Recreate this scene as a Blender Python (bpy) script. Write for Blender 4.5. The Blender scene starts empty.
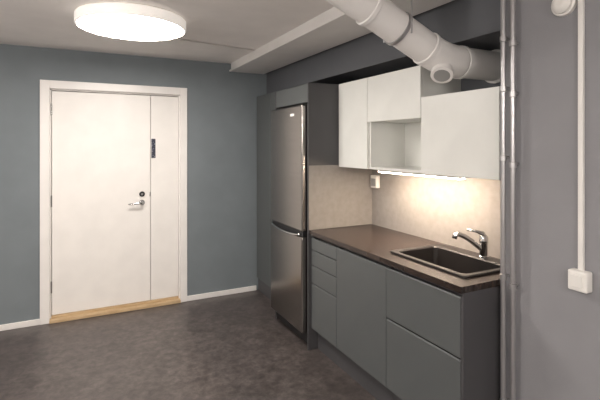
import bpy, bmesh, math
from mathutils import Vector, Matrix
S=bpy.context.scene
C=bpy.context.collection
try:
    S.view_settings.view_transform='Standard'
except Exception: pass

# ---------------- materials ----------------
def srgb(r,g,b):
    f=lambda c:(c/255/12.92) if c/255<=0.04045 else ((c/255+0.055)/1.055)**2.4
    return (f(r),f(g),f(b),1)
def mat(name,col,rough=0.5,metal=0.0,col2=None,scale=5,bump=0,bscale=80,emit=None,estr=0,detail=4,lo=0.35,hi=0.65,stretch=None,coat=0):
    m=bpy.data.materials.new(name); m.use_nodes=True
    nt=m.node_tree; b=nt.nodes['Principled BSDF']
    b.inputs['Base Color'].default_value=col
    b.inputs['Roughness'].default_value=rough
    b.inputs['Metallic'].default_value=metal
    if coat: b.inputs['Coat Weight'].default_value=coat
    tc=nt.nodes.new('ShaderNodeTexCoord'); mp=nt.nodes.new('ShaderNodeMapping')
    nt.links.new(tc.outputs['Object'],mp.inputs['Vector'])
    if stretch: mp.inputs['Scale'].default_value=stretch
    n=nt.nodes.new('ShaderNodeTexNoise'); n.inputs['Scale'].default_value=scale; n.inputs['Detail'].default_value=detail
    nt.links.new(mp.outputs['Vector'],n.inputs['Vector'])
    r=nt.nodes.new('ShaderNodeValToRGB')
    c2=col2 if col2 else tuple(min(1,c*0.95) for c in col[:3])+(1,)
    r.color_ramp.elements[0].color=col; r.color_ramp.elements[1].color=c2
    r.color_ramp.elements[0].position=lo; r.color_ramp.elements[1].position=hi
    nt.links.new(n.outputs['Fac'],r.inputs['Fac']); nt.links.new(r.outputs['Color'],b.inputs['Base Color'])
    if bump:
        n2=nt.nodes.new('ShaderNodeTexNoise'); n2.inputs['Scale'].default_value=bscale
        nt.links.new(mp.outputs['Vector'],n2.inputs['Vector'])
        bp=nt.nodes.new('ShaderNodeBump'); bp.inputs['Strength'].default_value=bump; bp.inputs['Distance'].default_value=0.002
        nt.links.new(n2.outputs['Fac'],bp.inputs['Height']); nt.links.new(bp.outputs['Normal'],b.inputs['Normal'])
    if emit:
        b.inputs['Emission Color'].default_value=emit; b.inputs['Emission Strength'].default_value=estr
    return m
M={}
M['wall_back']=mat('paint_bluegrey',srgb(119,126,130),0.7,col2=srgb(115,122,126),bump=0.25,bscale=150)
M['wall_side']=mat('paint_lightgrey',srgb(200,198,196),0.7,bump=0.25,bscale=150)
M['wall_r']=mat('paint_grey',srgb(143,142,145),0.7,col2=srgb(139,138,141),bump=0.25,bscale=150)
M['wall_dark']=mat('paint_darkgrey',srgb(92,94,98),0.7,bump=0.25,bscale=150)
M['ceil']=mat('ceiling_paint',srgb(238,234,231),0.85,bump=0.3,bscale=120)
M['white']=mat('white_gloss_paint',srgb(234,230,226),0.35)
M['doorw']=mat('door_white',srgb(234,230,225),0.4)
M['cabw']=mat('cabinet_white',srgb(231,231,226),0.35)
M['cabg']=mat('cabinet_grey',srgb(89,92,92),0.42)
M['cabd']=mat('cabinet_side_grey',srgb(74,73,75),0.45)
M['gap']=mat('shadow_gap_black',srgb(25,24,24),0.7)
M['splash']=mat('backsplash_stone',srgb(141,136,132),0.45,col2=srgb(133,128,124),scale=22,detail=10)
M['plast']=mat('plastic_white',srgb(236,233,228),0.35)
M['duct']=mat('duct_white',srgb(234,231,228),0.4)
M['duct2']=mat('duct_seam_grey',srgb(150,150,148),0.4)
M['steel']=mat('stainless_steel',srgb(160,155,151),0.22,metal=1.0,col2=srgb(152,147,143),scale=3,stretch=(1,1,60))
M['chrome']=mat('chrome',srgb(200,200,200),0.12,metal=1)
M['galv']=mat('galvanised_pipe',srgb(188,186,187),0.28,metal=0.75)
M['sink']=mat('sink_composite',srgb(30,27,27),0.35,col2=srgb(38,35,34),scale=200)
M['black']=mat('black_plastic',srgb(22,22,24),0.4)
M['oak']=mat('threshold_oak',srgb(200,174,138),0.5,col2=srgb(184,156,118),scale=8,stretch=(1,12,12))
M['counter']=mat('countertop_brown',srgb(54,43,38),0.26,col2=srgb(40,32,29),scale=6,detail=8,stretch=(9,1,1))
M['sign']=mat('door_sign',srgb(40,42,58),0.4,col2=srgb(160,160,170),scale=60,lo=0.58,hi=0.62)
M['lamp']=mat('lamp_diffuser',srgb(255,250,240),0.5,emit=(1,0.94,0.88,1),estr=40)
M['fill_globe']=mat('fill_globe_glow',srgb(255,250,240),0.5,emit=(1,0.94,0.89,1),estr=74)  # glow of the added, unseen fill globes
M['lamprim']=mat('lamp_rim',srgb(240,236,230),0.4,emit=(1,0.93,0.86,1),estr=0.4)
M['led']=mat('led_tube',srgb(255,240,220),0.5,emit=(1,0.81,0.63,1),estr=125)
def floor_mat():
    m=bpy.data.materials.new('floor_vinyl'); m.use_nodes=True; nt=m.node_tree; b=nt.nodes['Principled BSDF']
    tc=nt.nodes.new('ShaderNodeTexCoord')
    n=nt.nodes.new('ShaderNodeTexNoise'); n.inputs['Scale'].default_value=20; n.inputs['Detail'].default_value=10; n.inputs['Roughness'].default_value=0.7
    n.inputs['Distortion'].default_value=0.3
    v=nt.nodes.new('ShaderNodeTexNoise'); v.inputs['Scale'].default_value=8; v.inputs['Detail'].default_value=6; v.inputs['Roughness'].default_value=.6
    nt.links.new(tc.outputs['Object'],n.inputs['Vector']); nt.links.new(tc.outputs['Object'],v.inputs['Vector'])
    r=nt.nodes.new('ShaderNodeValToRGB'); e=r.color_ramp.elements
    e[0].position=0.36; e[0].color=srgb(66,60,58); e[1].position=0.66; e[1].color=srgb(102,94,91)
    nt.links.new(n.outputs['Fac'],r.inputs['Fac'])
    r2=nt.nodes.new('ShaderNodeValToRGB'); r2.color_ramp.elements[0].color=(0.74,0.74,0.74,1); r2.color_ramp.elements[1].color=(1,1,1,1)
    r2.color_ramp.elements[0].position=0.42; r2.color_ramp.elements[1].position=0.58
    nt.links.new(v.outputs['Fac'],r2.inputs['Fac'])
    mx=nt.nodes.new('ShaderNodeMixRGB'); mx.blend_type='MULTIPLY'; mx.inputs[0].default_value=1
    nt.links.new(r.outputs['Color'],mx.inputs[1]); nt.links.new(r2.outputs['Color'],mx.inputs[2])
    nt.links.new(mx.outputs[0],b.inputs['Base Color'])
    mr=nt.nodes.new('ShaderNodeMapRange'); mr.inputs['To Min'].default_value=0.24; mr.inputs['To Max'].default_value=0.46
    nt.links.new(n.outputs['Fac'],mr.inputs['Value']); nt.links.new(mr.outputs[0],b.inputs['Roughness'])
    bp=nt.nodes.new('ShaderNodeBump'); bp.inputs['Strength'].default_value=0.15; bp.inputs['Distance'].default_value=0.002
    nt.links.new(n.outputs['Fac'],bp.inputs['Height']); nt.links.new(bp.outputs['Normal'],b.inputs['Normal'])
    return m
M['floor']=floor_mat()

# ---------------- helpers ----------------
def empty(name,loc):
    e=bpy.data.objects.new(name,None); e.location=loc; e.empty_display_size=0.1; C.objects.link(e); return e
def finish(name,bm,m,parent=None,bevel=0,smooth=False,seg=2):
    bmesh.ops.recalc_face_normals(bm,faces=bm.faces)
    mn=Vector([min(v.co[i] for v in bm.verts) for i in range(3)]); mx=Vector([max(v.co[i] for v in bm.verts) for i in range(3)])
    c=(mn+mx)/2
    for v in bm.verts: v.co-=c
    me=bpy.data.meshes.new(name); bm.to_mesh(me); bm.free()
    o=bpy.data.objects.new(name,me); C.objects.link(o)
    if isinstance(m,str): m=M[m]
    me.materials.append(m)
    if parent:
        o.parent=parent; o.location=c-Vector(parent.location)
    else: o.location=c
    if smooth:
        for p in me.polygons: p.use_smooth=True
    if bevel:
        b=o.modifiers.new('bevel','BEVEL'); b.width=bevel; b.segments=seg; b.limit_method='ANGLE'; b.harden_normals=False
    return o
def addbox(bm,a,b):
    x0,y0,z0=a;x1,y1,z1=b
    vs=[bm.verts.new(p) for p in [(x0,y0,z0),(x1,y0,z0),(x1,y1,z0),(x0,y1,z0),(x0,y0,z1),(x1,y0,z1),(x1,y1,z1),(x0,y1,z1)]]
    for f in [(0,3,2,1),(4,5,6,7),(0,1,5,4),(1,2,6,5),(2,3,7,6),(3,0,4,7)]: bm.faces.new([vs[i] for i in f])
def box(name,a,b,m,parent=None,bevel=0,seg=2):
    bm=bmesh.new(); addbox(bm,a,b); return finish(name,bm,m,parent,bevel,seg=seg)
def boxes(name,lst,m,parent=None,bevel=0):
    bm=bmesh.new()
    for a,b in lst: addbox(bm,a,b)
    return finish(name,bm,m,parent,bevel)
def lathe(name,p0,axis,prof,m,parent=None,n=40,cap=True,bevel=0):
    p0=Vector(p0); ax=Vector(axis).normalized()
    q=ax.to_track_quat('Z','Y').to_matrix()
    bm=bmesh.new(); rings=[]
    for d,r in prof:
        rings.append([bm.verts.new(p0+q@Vector((r*math.cos(2*math.pi*i/n),r*math.sin(2*math.pi*i/n),d))) for i in range(n)])
    for a,b in zip(rings,rings[1:]):
        for i in range(n): bm.faces.new([a[i],a[(i+1)%n],b[(i+1)%n],b[i]])
    if cap: bm.faces.new(rings[0][::-1]); bm.faces.new(rings[-1])
    o=finish(name,bm,m,parent)
    for p in o.data.polygons: p.use_smooth=len(p.vertices)==4
    e=o.modifiers.new('es','EDGE_SPLIT'); e.split_angle=math.radians(35)
    return o
def cyl(name,p0,p1,r,m,parent=None,n=24):
    L=(Vector(p1)-Vector(p0)).length
    return lathe(name,p0,Vector(p1)-Vector(p0),[(0,r),(L,r)],m,parent,n)
def tube(name,pts,radii,m,parent=None,n=24):
    pts=[Vector(p) for p in pts]
    if not isinstance(radii,(list,tuple)): radii=[radii]*len(pts)
    bm=bmesh.new(); rings=[]; prev=None
    for i,p in enumerate(pts):
        if i==0: t=pts[1]-pts[0]
        elif i==len(pts)-1: t=pts[-1]-pts[-2]
        else: t=(pts[i+1]-p).normalized()+(p-pts[i-1]).normalized()
        t.normalize()
        if prev is None:
            u=t.orthogonal().normalized()
        else: u=(prev-t*prev.dot(t)).normalized()
        prev=u; w=t.cross(u)
        rings.append([bm.verts.new(p+radii[i]*(u*math.cos(2*math.pi*k/n)+w*math.sin(2*math.pi*k/n))) for k in range(n)])
    for a,b in zip(rings,rings[1:]):
        for k in range(n): bm.faces.new([a[k],a[(k+1)%n],b[(k+1)%n],b[k]])
    bm.faces.new(rings[0][::-1]); bm.faces.new(rings[-1])
    o=finish(name,bm,m,parent)
    for p in o.data.polygons: p.use_smooth=len(p.vertices)==4
    return o
def bez(ps,n=14):
    out=[]
    for i in range(n+1):
        t=i/n; q=[Vector(p) for p in ps]
        while len(q)>1: q=[q[j].lerp(q[j+1],t) for j in range(len(q)-1)]
        out.append(q[0])
    return out

H=2.38; YB=4.34; XR=1.78; XK=2.11; XL=-2.3; YR=-2.8; YN=1.42; YP=2.884
# ---------------- room shell ----------------
box('floor',(XL-.15,YR-.15,-.1),(2.35,YB+.15,0),'floor')
box('ceiling',(XL-.15,YR-.15,H),(2.35,YB+.15,H+.1),'ceil')
box('wall_left',(XL-.15,YR,0),(XL,YB,H),'wall_side')
box('wall_rear',(XL-.15,YR-.15,0),(2.35,YR,H),'wall_side')
box('wall_right',(XR,YR,0),(2.35,YN,H),'wall_r')
box('wall_kitchen',(XK,YN,0),(2.35,YB,H),'wall_dark')
box('wall_bulkhead',(XR,YN,2.085),(XK,YB,H),'wall_dark')
DX0,DX1,DZ=-0.245,0.868,2.03
boxes('wall_back',[((XL-.15,YB,0),(DX0-.03,YB+.15,H)),((DX1+.03,YB,0),(2.35,YB+.15,H)),((DX0-.03,YB,DZ+.03),(DX1+.03,YB+.15,H))],'wall_back')
box('baseboard_back_left',(XL,YB-.014,0),(-.317,YB,.05),'white',bevel=.003)
box('baseboard_back_right',(.933,YB-.014,0),(1.66,YB,.05),'white',bevel=.003)
box('baseboard_left',(XL,YR,0),(XL+.014,YB-.02,.05),'white',bevel=.003)

# door
d=empty('door_1',(.31,YB,0))
boxes('frame',[((-.317,YB-.018,0),(DX0,YB+.02,2.10)),((DX1,YB-.018,0),(.933,YB+.02,2.10)),((DX0,YB-.018,DZ),(DX1,YB+.02,2.10))],'white',d,.003)
boxes('jamb',[((DX0-.025,YB+.02,0),(DX0+.012,YB+.12,DZ+.02)),((DX1-.012,YB+.02,0),(DX1+.025,YB+.12,DZ+.02)),((DX0,YB+.02,DZ-.012),(DX1,YB+.12,DZ+.025))],'white',d,.002)
box('leaf_main',(DX0+.016,YB+.022,.055),(.591,YB+.065,DZ-.018),'doorw',d,.003)
box('leaf_side',(.5945,YB+.022,.055),(DX1-.016,YB+.065,DZ-.018),'doorw',d,.003)
box('leaf_gap_back',(DX0+.014,YB+.066,.04),(DX1-.014,YB+.09,DZ-.014),'gap',d)
boxes('threshold',[((DX0,YB-.03,0.0),(DX1,YB+.09,.03)),((DX0+.012,YB+.015,.03),(DX1-.012,YB+.07,.052))],'oak',d,.004)
yh=YB+.022
lathe('handle_rose',(.515,yh,.995),(0,-1,0),[(0,.026),(.006,.026),(.009,.023)],'chrome',d)
tube('handle_lever',[(.515,yh,.995),(.515,yh-.035,.995)]+bez([(.515,yh-.04,.995),(.512,yh-.056,.995),(.49,yh-.056,.994)],6)+[(.40,yh-.054,.989),(.39,yh-.05,.988)],[.009]*9+[.008,.006],'chrome',d,16)
lathe('lock_rose',(.515,yh,1.075),(0,-1,0),[(0,.025),(.008,.025),(.011,.021)],'black',d)
lathe('lock_cylinder',(.515,yh-.01,1.075),(0,-1,0),[(0,.013),(.006,.012)],'chrome',d)
box('lock_plate',(.583,YB+.0195,1.05),(.591,YB+.0235,1.09),'chrome',d)
box('door_sign_plate',(.60,YB+.018,1.415),(.638,YB+.023,1.60),'sign',d,.001)
for i,z in enumerate((.25,1.0,1.8)):
    cyl('hinge_%d'%i,(DX0+.013,YB+.016,z),(DX0+.013,YB+.016,z+.1),.006,'chrome',d,12)

# ---------------- lamps ----------------
def ceiling_lamp(name,x,y,R=.34):
    e=empty(name,(x,y,H))
    lathe('mount_plate',(x,y,H),(0,0,-1),[(0,R-.04),(.02,R-.03)],'plast',e,64)
    lathe('rim',(x,y,H-.012),(0,0,-1),[(0,R-.06),(.002,R-.006),(.008,R),(.060,R),(.066,R-.004),(.068,R-.012),(.06,R-.014),(.03,R-.016)],'lamprim',e,72,cap=False)
    lathe('diffuser',(x,y,H-.030),(0,0,-1),[(0,R-.017),(.046,R-.017),(.048,R-.03),(.049,R-.1)],'lamp',e,72)
    return e
ceiling_lamp('added_rear_fill_lamp',.30,3.04)
ceiling_lamp('added_rear_fill_lamp',-.4,-1.3)  # unseen copy of the lamp, added behind the camera for flatter light
def fill_globe(x,y,z=1.85,r=.13):  # unseen glowing globes, added to lift the ceiling and even out the room
    e=empty('added_fill_globe',(x,y,H))
    lathe('canopy',(x,y,H),(0,0,-1),[(0,.05),(.02,.045),(.03,.01)],'plast',e,24)
    cyl('cord',(x,y,H-.02),(x,y,z+r-.005),.004,'black',e,8)
    lathe('fill_globe',(x,y,z-r),(0,0,1),[(r-r*math.cos(math.pi*k/16),max(.004,r*math.sin(math.pi*k/16))) for k in range(17)],'fill_globe',e,32)
fill_globe(-1.5,-.5); fill_globe(.5,-1.4); fill_globe(-1.35,1.7)
tube('ceiling_cable',[(.55,3.28,H-.006),(.70,3.50,H-.006),(1.36,3.60,H-.006)],.006,'white',None,12)

# ceiling casing
p=empty('ceiling_casing',(1.54,2.6,H))
box('casing_body',(1.37,.4,2.31),(1.72,4.30,H),'duct',p,.004)
box('casing_cover',(1.355,.38,2.292),(1.735,4.31,2.31),'duct',p,.003)

# ---------------- ventilation duct ----------------
v=empty('ventilation_duct',(1.70,1.707,1.985))
R=.085
A=Vector((1.70,1.707,1.985)); E=Vector((2.105,1.707,1.985)); T=Vector((.88,1.707,2.345))
dr=(T-A).normalized()
el=bez([A+Vector((.12,0,0)),A,A+dr*.12],10)
tube('elbow',el,R,'duct',v,40)
cyl('run_wall',A+Vector((.12,0,0)),E,R-.003,'duct',v,40)
cyl('run_ceiling',A+dr*.12,T,R-.003,'duct',v,40)
for nm,pc,dd in (('collar_1',A+Vector((.11,0,0)),Vector((1,0,0))),('collar_2',A+dr*.11,dr),('collar_3',A+dr*.5,dr)):
    lathe(nm,pc,dd,[(0,R),(.003,R+.004),(.022,R+.004),(.025,R)],'duct',v,40)
lathe('wall_flange',E+Vector((-.02,0,0)),(1,0,0),[(0,R),(.004,R+.01),(.02,R+.01)],'duct',v,40)
bd=Vector((-.50,-.40,-.77)).normalized()
st=A+Vector((.005,0,.0))
lathe('branch',st,bd,[(0,.048),(.085,.048),(.088,.056),(.116,.056),(.119,.048),(.119,.044)],'duct',v,40)
lathe('branch_cap',st+bd*.114,bd,[(0,.044),(.006,.040),(.008,.02)],'duct2',v,32)
boxes('hanger_rods',[((1.395,1.60,2.07),(1.401,1.606,2.292)),((1.395,1.81,2.07),(1.401,1.816,2.292))],'galv',v)
lathe('hanger_clamp',A+dr*.315,dr,[(0,R+.001),(.001,R+.004),(.018,R+.004),(.019,R+.001)],'galv',v,40)

# ---------------- kitchen ----------------
ZT=2.01
t=empty('tall_cabinet',(1.9,3.95,0))
box('carcass',(1.68,3.56,.0),(XK-.003,4.325,ZT+.04),'cabd',t)
box('door_upper',(1.66,3.565,.14),(1.679,3.94,ZT+.04),'cabg',t,.002)
box('door_far',(1.66,3.945,.14),(1.679,4.32,ZT+.04),'cabg',t,.002)
s=empty('refrigerator_cabinet',(1.8,3.2,0))
box('side_panel',(1.52,YP,0),(XK-.002,YP+.018,ZT),'cabd',s,.001)
box('side_panel_painted_glow',(1.524,YP-.004,.902),(XK-.009,YP,1.385),'splash',s)  # added beige slab; its colour stands in for warm LED light on the panel
box('side_panel_far',(1.54,3.535,0),(XK-.002,3.553,ZT),'cabd',s,.001)
box('top_box',(1.56,YP+.02,1.865),(XK-.002,3.534,ZT),'cabd',s,.001)
box('top_door',(1.54,YP+.02,1.868),(1.558,3.532,ZT),'cabg',s,.002)
f=empty('refrigerator',(1.8,3.2,0))
y0,y1=YP+.03,3.515
box('body',(1.545,y0+.005,.05),(2.09,y1-.005,1.84),'cabd',f,.004)
box('door_upper',(1.480,y0,.885),(1.540,y1,1.845),'steel',f,.012,4)
box('door_lower',(1.480,y0,.12),(1.540,y1,.845),'steel',f,.012,4)
box('door_gasket',(1.54,y0+.01,.11),(1.546,y1-.01,1.835),'black',f)
box('kick_grille',(1.53,y0+.01,.03),(1.56,y1-.01,.11),'black',f,.004)
boxes('feet',[((1.56,y0+.03,0),(1.60,y0+.07,.05)),((1.56,y1-.07,0),(1.60,y1-.03,.05)),((2.02,y0+.03,0),(2.06,y0+.07,.05)),((2.02,y1-.07,0),(2.06,y1-.03,.05))],'black',f)
box('grip_recess',(1.495,y0+.01,.843),(1.54,y1-.01,.887),'black',f)
ym=(y0+y1)/2
tube('grip_lip',bez([(1.482,y0+.03,.862),(1.470,y0+.12,.842),(1.465,ym,.836),(1.470,y1-.12,.842),(1.482,y1-.03,.862)],16),.009,'chrome',f,12)
box('badge',(1.4785,y0+.13,1.765),(1.4805,y0+.20,1.785),'plast',f)
Y0=YN+.006
def base(name,ya,yb,fronts):
    e=empty(name,(1.83,(ya+yb)/2,0))
    boxes('carcass',[((1.565,ya+.0,.15),(XK-.002,yb,.17)),((1.565,ya,.17),(XK-.002,ya+.016,.70)),((1.565,yb-.016,.17),(XK-.002,yb,.70)),((XK-.02,ya+.016,.17),(XK-.002,yb-.016,.70)),((1.565,ya,.70),(1.61,ya+.016,.868)),((1.565,yb-.016,.70),(1.61,yb,.868))],'cabd',e)
    box('inner_shadow',(1.572,ya+.016,.17),(1.60,yb-.016,.71),'gap',e)
    box('top_rail',(1.59,ya+.016,.80),(1.60,yb-.016,.868),'cabd',e)
    box('plinth',(1.60,ya,0),(1.62,yb,.15),'cabd',e)
    for i,(z0,z1) in enumerate(fronts):
        bm=bmesh.new()
        prof=[(1.565,z0),(1.546,z0),(1.546,z1-.006),(1.550,z1),(1.554,z1),(1.558,z1-.022),(1.565,z1-.026)]
        a=[bm.verts.new((x,ya+.0015,z)) for x,z in prof]; b=[bm.verts.new((x,yb-.0015,z)) for x,z in prof]
        n=len(prof)
        for k in range(n): bm.faces.new([a[k],a[(k+1)%n],b[(k+1)%n],b[k]])
        bm.faces.new(a); bm.faces.new(b[::-1])
        finish('front_%d'%(i+1),bm,'cabg',e,.001)
    return e
YA,YB1=1.987,2.525
zt=.845
base('drawer_cabinet',YB1,YP-.002,[(.165,.50),(.508,.635),(.643,.75),(.758,zt)])
base('base_cabinet',YA,YB1-.001,[(.165,zt)])
base('sink_cabinet',Y0+.018,YA-.001,[(.165,.555),(.565,zt)])
box('cabinet_end_panel',(1.546,Y0,0),(XK-.002,Y0+.017,.868),'cabd',None,.001)
sx0,sx1,sy0,sy1=1.635,2.055,1.50,2.075
ct=empty('countertop',(1.83,2.15,.87))
hx0,hx1,hy0,hy1=sx0+.015,sx1-.015,sy0+.015,sy1-.015
boxes('worktop',[((1.528,YN+.002,.87),(hx0,YP-.005,.90)),((hx1,YN+.002,.87),(XK-.001,YP-.005,.90)),((hx0,YN+.002,.87),(hx1,hy0,.90)),((hx0,hy1,.87),(hx1,YP-.005,.90))],'counter',ct)
def rr(x0,x1,y0,y1,r,z,n=6):
    o=[]
    for cx,cy,a0 in ((x1-r,y1-r,0),(x0+r,y1-r,90),(x0+r,y0+r,180),(x1-r,y0+r,270)):
        for i in range(n+1):
            a=math.radians(a0+90*i/n); o.append((cx+r*math.cos(a),cy+r*math.sin(a),z))
    return o
sk=empty('kitchen_sink',(1.84,1.79,.9))
bm=bmesh.new()
bx0,bx1,by0,by1=sx0+.035,sx1-.085,sy0+.035,sy1-.035
loops=[rr(sx0,sx1,sy0,sy1,.02,.9005),rr(sx0,sx1,sy0,sy1,.02,.909),rr(sx0+.004,sx1-.004,sy0+.004,sy1-.004,.018,.912),
 rr(bx0-.006,bx1+.006,by0-.006,by1+.006,.035,.912),rr(bx0,bx1,by0,by1,.03,.905),rr(bx0+.008,bx1-.008,by0+.008,by1-.008,.03,.75),rr(bx0+.03,bx1-.03,by0+.03,by1-.03,.03,.725)]
rs=[[bm.verts.new(p) for p in l] for l in loops]
for a,b in zip(rs,rs[1:]):
    n=len(a)
    for i in range(n): bm.faces.new([a[i],a[(i+1)%n],b[(i+1)%n],b[i]])
bm.faces.new(rs[-1])
finish('basin',bm,'sink',sk)
lathe('drain',((bx0+bx1)/2,(by0+by1)/2,.726),(0,0,1),[(0,.045),(.004,.043),(.002,.03),(.001,.01)],'chrome',sk,32)
fx,fy=2.015,1.715
fc=empty('kitchen_faucet',(fx,fy,.912))
lathe('body',(fx,fy,.912),(0,0,1),[(0,.027),(.006,.027),(.01,.023),(.075,.021),(.08,.024),(.112,.024),(.122,.018)],'chrome',fc,32)
tube('spout',bez([(fx-.01,fy+.004,.955),(fx-.06,fy+.02,.995),(fx-.10,fy+.035,1.035),(fx-.145,fy+.05,1.045)],12)+[Vector((fx-.158,fy+.055,1.04)),Vector((fx-.163,fy+.057,1.02))],[.014]*13+[.014,.014],'chrome',fc,20)
tube('lever',[(fx,fy,1.025),(fx-.008,fy+.003,1.045),(fx-.035,fy+.02,1.056),(fx-.075,fy+.05,1.062)],[.017,.014,.008,.006],'chrome',fc,16)
box('wall_kitchen_backsplash',(XK-.008,YN+.001,.90),(XK,YP-.001,1.375),'splash')
XF=1.80
ya,yb,yc,yd=YP-.006,2.50,1.965,YN+.006
z0=1.372
def wallcab(name,y0_,y1_,z0_,z1_,front=True,dz=None):
    e=empty(name,(1.95,(y0_+y1_)/2,z0_)); w=.016
    boxes('carcass',[((XF+.001,y0_,z0_),(XK-.001,y1_,z0_+w)),((XF+.001,y0_,z1_-w),(XK-.001,y1_,z1_)),((XF+.001,y0_,z0_+w),(XK-.001,y0_+w,z1_-w)),((XF+.001,y1_-w,z0_+w),(XK-.001,y1_,z1_-w)),((XK-.009,y0_+w,z0_+w),(XK-.001,y1_-w,z1_-w))],'cabw',e)
    dz=dz if dz is not None else z0_
    box('door',(XF-.018,y0_+.0015,dz),(XF,y1_-.0015,z1_),'cabw',e,.0015)
    return e
wallcab('wall_cabinet',yb+.001,ya,z0,ZT)
e=wallcab('open_wall_cabinet',yc+.001,yb-.001,z0,ZT,dz=1.70)
box('shelf',(XF+.002,yc+.017,1.70),(XK-.01,yb-.017,1.716),'cabw',e)
wallcab('wall_cabinet',yd,yc-.001,z0,1.82)
l=empty('under_cabinet_light',(1.93,1.95,z0))
box('housing',(1.865,1.75,z0-.018),(1.925,2.50,z0-.001),'plast',l,.002)
box('tube',(1.87,1.76,z0-.024),(1.92,2.49,z0-.018),'led',l,.002)
o=empty('wall_outlet',(XK-.01,2.83,1.25))
box('plate',(XK-.045,2.775,1.20),(XK-.009,2.855,1.30),'plast',o,.005)
box('socket_face',(XK-.047,2.785,1.215),(XK-.044,2.845,1.275),'duct2',o,.004)

# ---------------- right wall services ----------------
for i,(yy,xx) in enumerate(((1.375,1.745),(1.325,1.745))):
    pe=empty('vertical_pipe',(xx,yy,0))
    cyl('pipe',(xx,yy,0),(xx,yy,H),.0105,'galv',pe,20)
    for k,z in enumerate((.35,.93,1.48,1.80,2.03)):
        lathe('coupling_%d'%k,(xx,yy,z-.014-.03*i),(0,0,1),[(0,.0105),(.002,.016),(.026,.016),(.028,.0105)],'galv',pe,20)
        cyl('clip_%d'%k,(xx,yy,z+.005-.03*i),(XR,yy,z+.005-.03*i),.005,'galv',pe,10)
cn=empty('surface_conduit',(XR,1.04,1.0))
box('cover_channel',(XR-.016,1.030,1.04),(XR,1.050,H),'plast',cn,.003)
box('switch_box',(XR-.042,1.00,.965),(XR,1.075,1.045),'plast',cn,.006)
box('switch_rocker',(XR-.046,1.015,.98),(XR-.041,1.06,1.03),'plast',cn,.003)
al=empty('wall_alarm',(XR,1.11,2.12))
lathe('alarm_base',(XR,1.11,2.12),(-1,0,0),[(0,.05),(.015,.05),(.018,.046)],'plast',al,40)
lathe('alarm_dome',(XR-.017,1.11,2.12),(-1,0,0),[(0,.042),(.012,.04),(.022,.03),(.026,.015)],'plast',al,40)

# ---------------- camera ----------------
cam=bpy.data.cameras.new('cam'); co=bpy.data.objects.new('camera',cam); C.objects.link(co)
co.location=(0,0,1.54); co.rotation_euler=(math.radians(90),0,-math.radians(26.7))
cam.sensor_width=36; cam.lens=435/600*36; cam.shift_y=-55/600; cam.clip_start=.05
S.camera=co
w=bpy.data.worlds.new('world'); S.world=w; w.use_nodes=True
w.node_tree.nodes['Background'].inputs[0].default_value=(.5,.5,.5,1); w.node_tree.nodes['Background'].inputs[1].default_value=.3
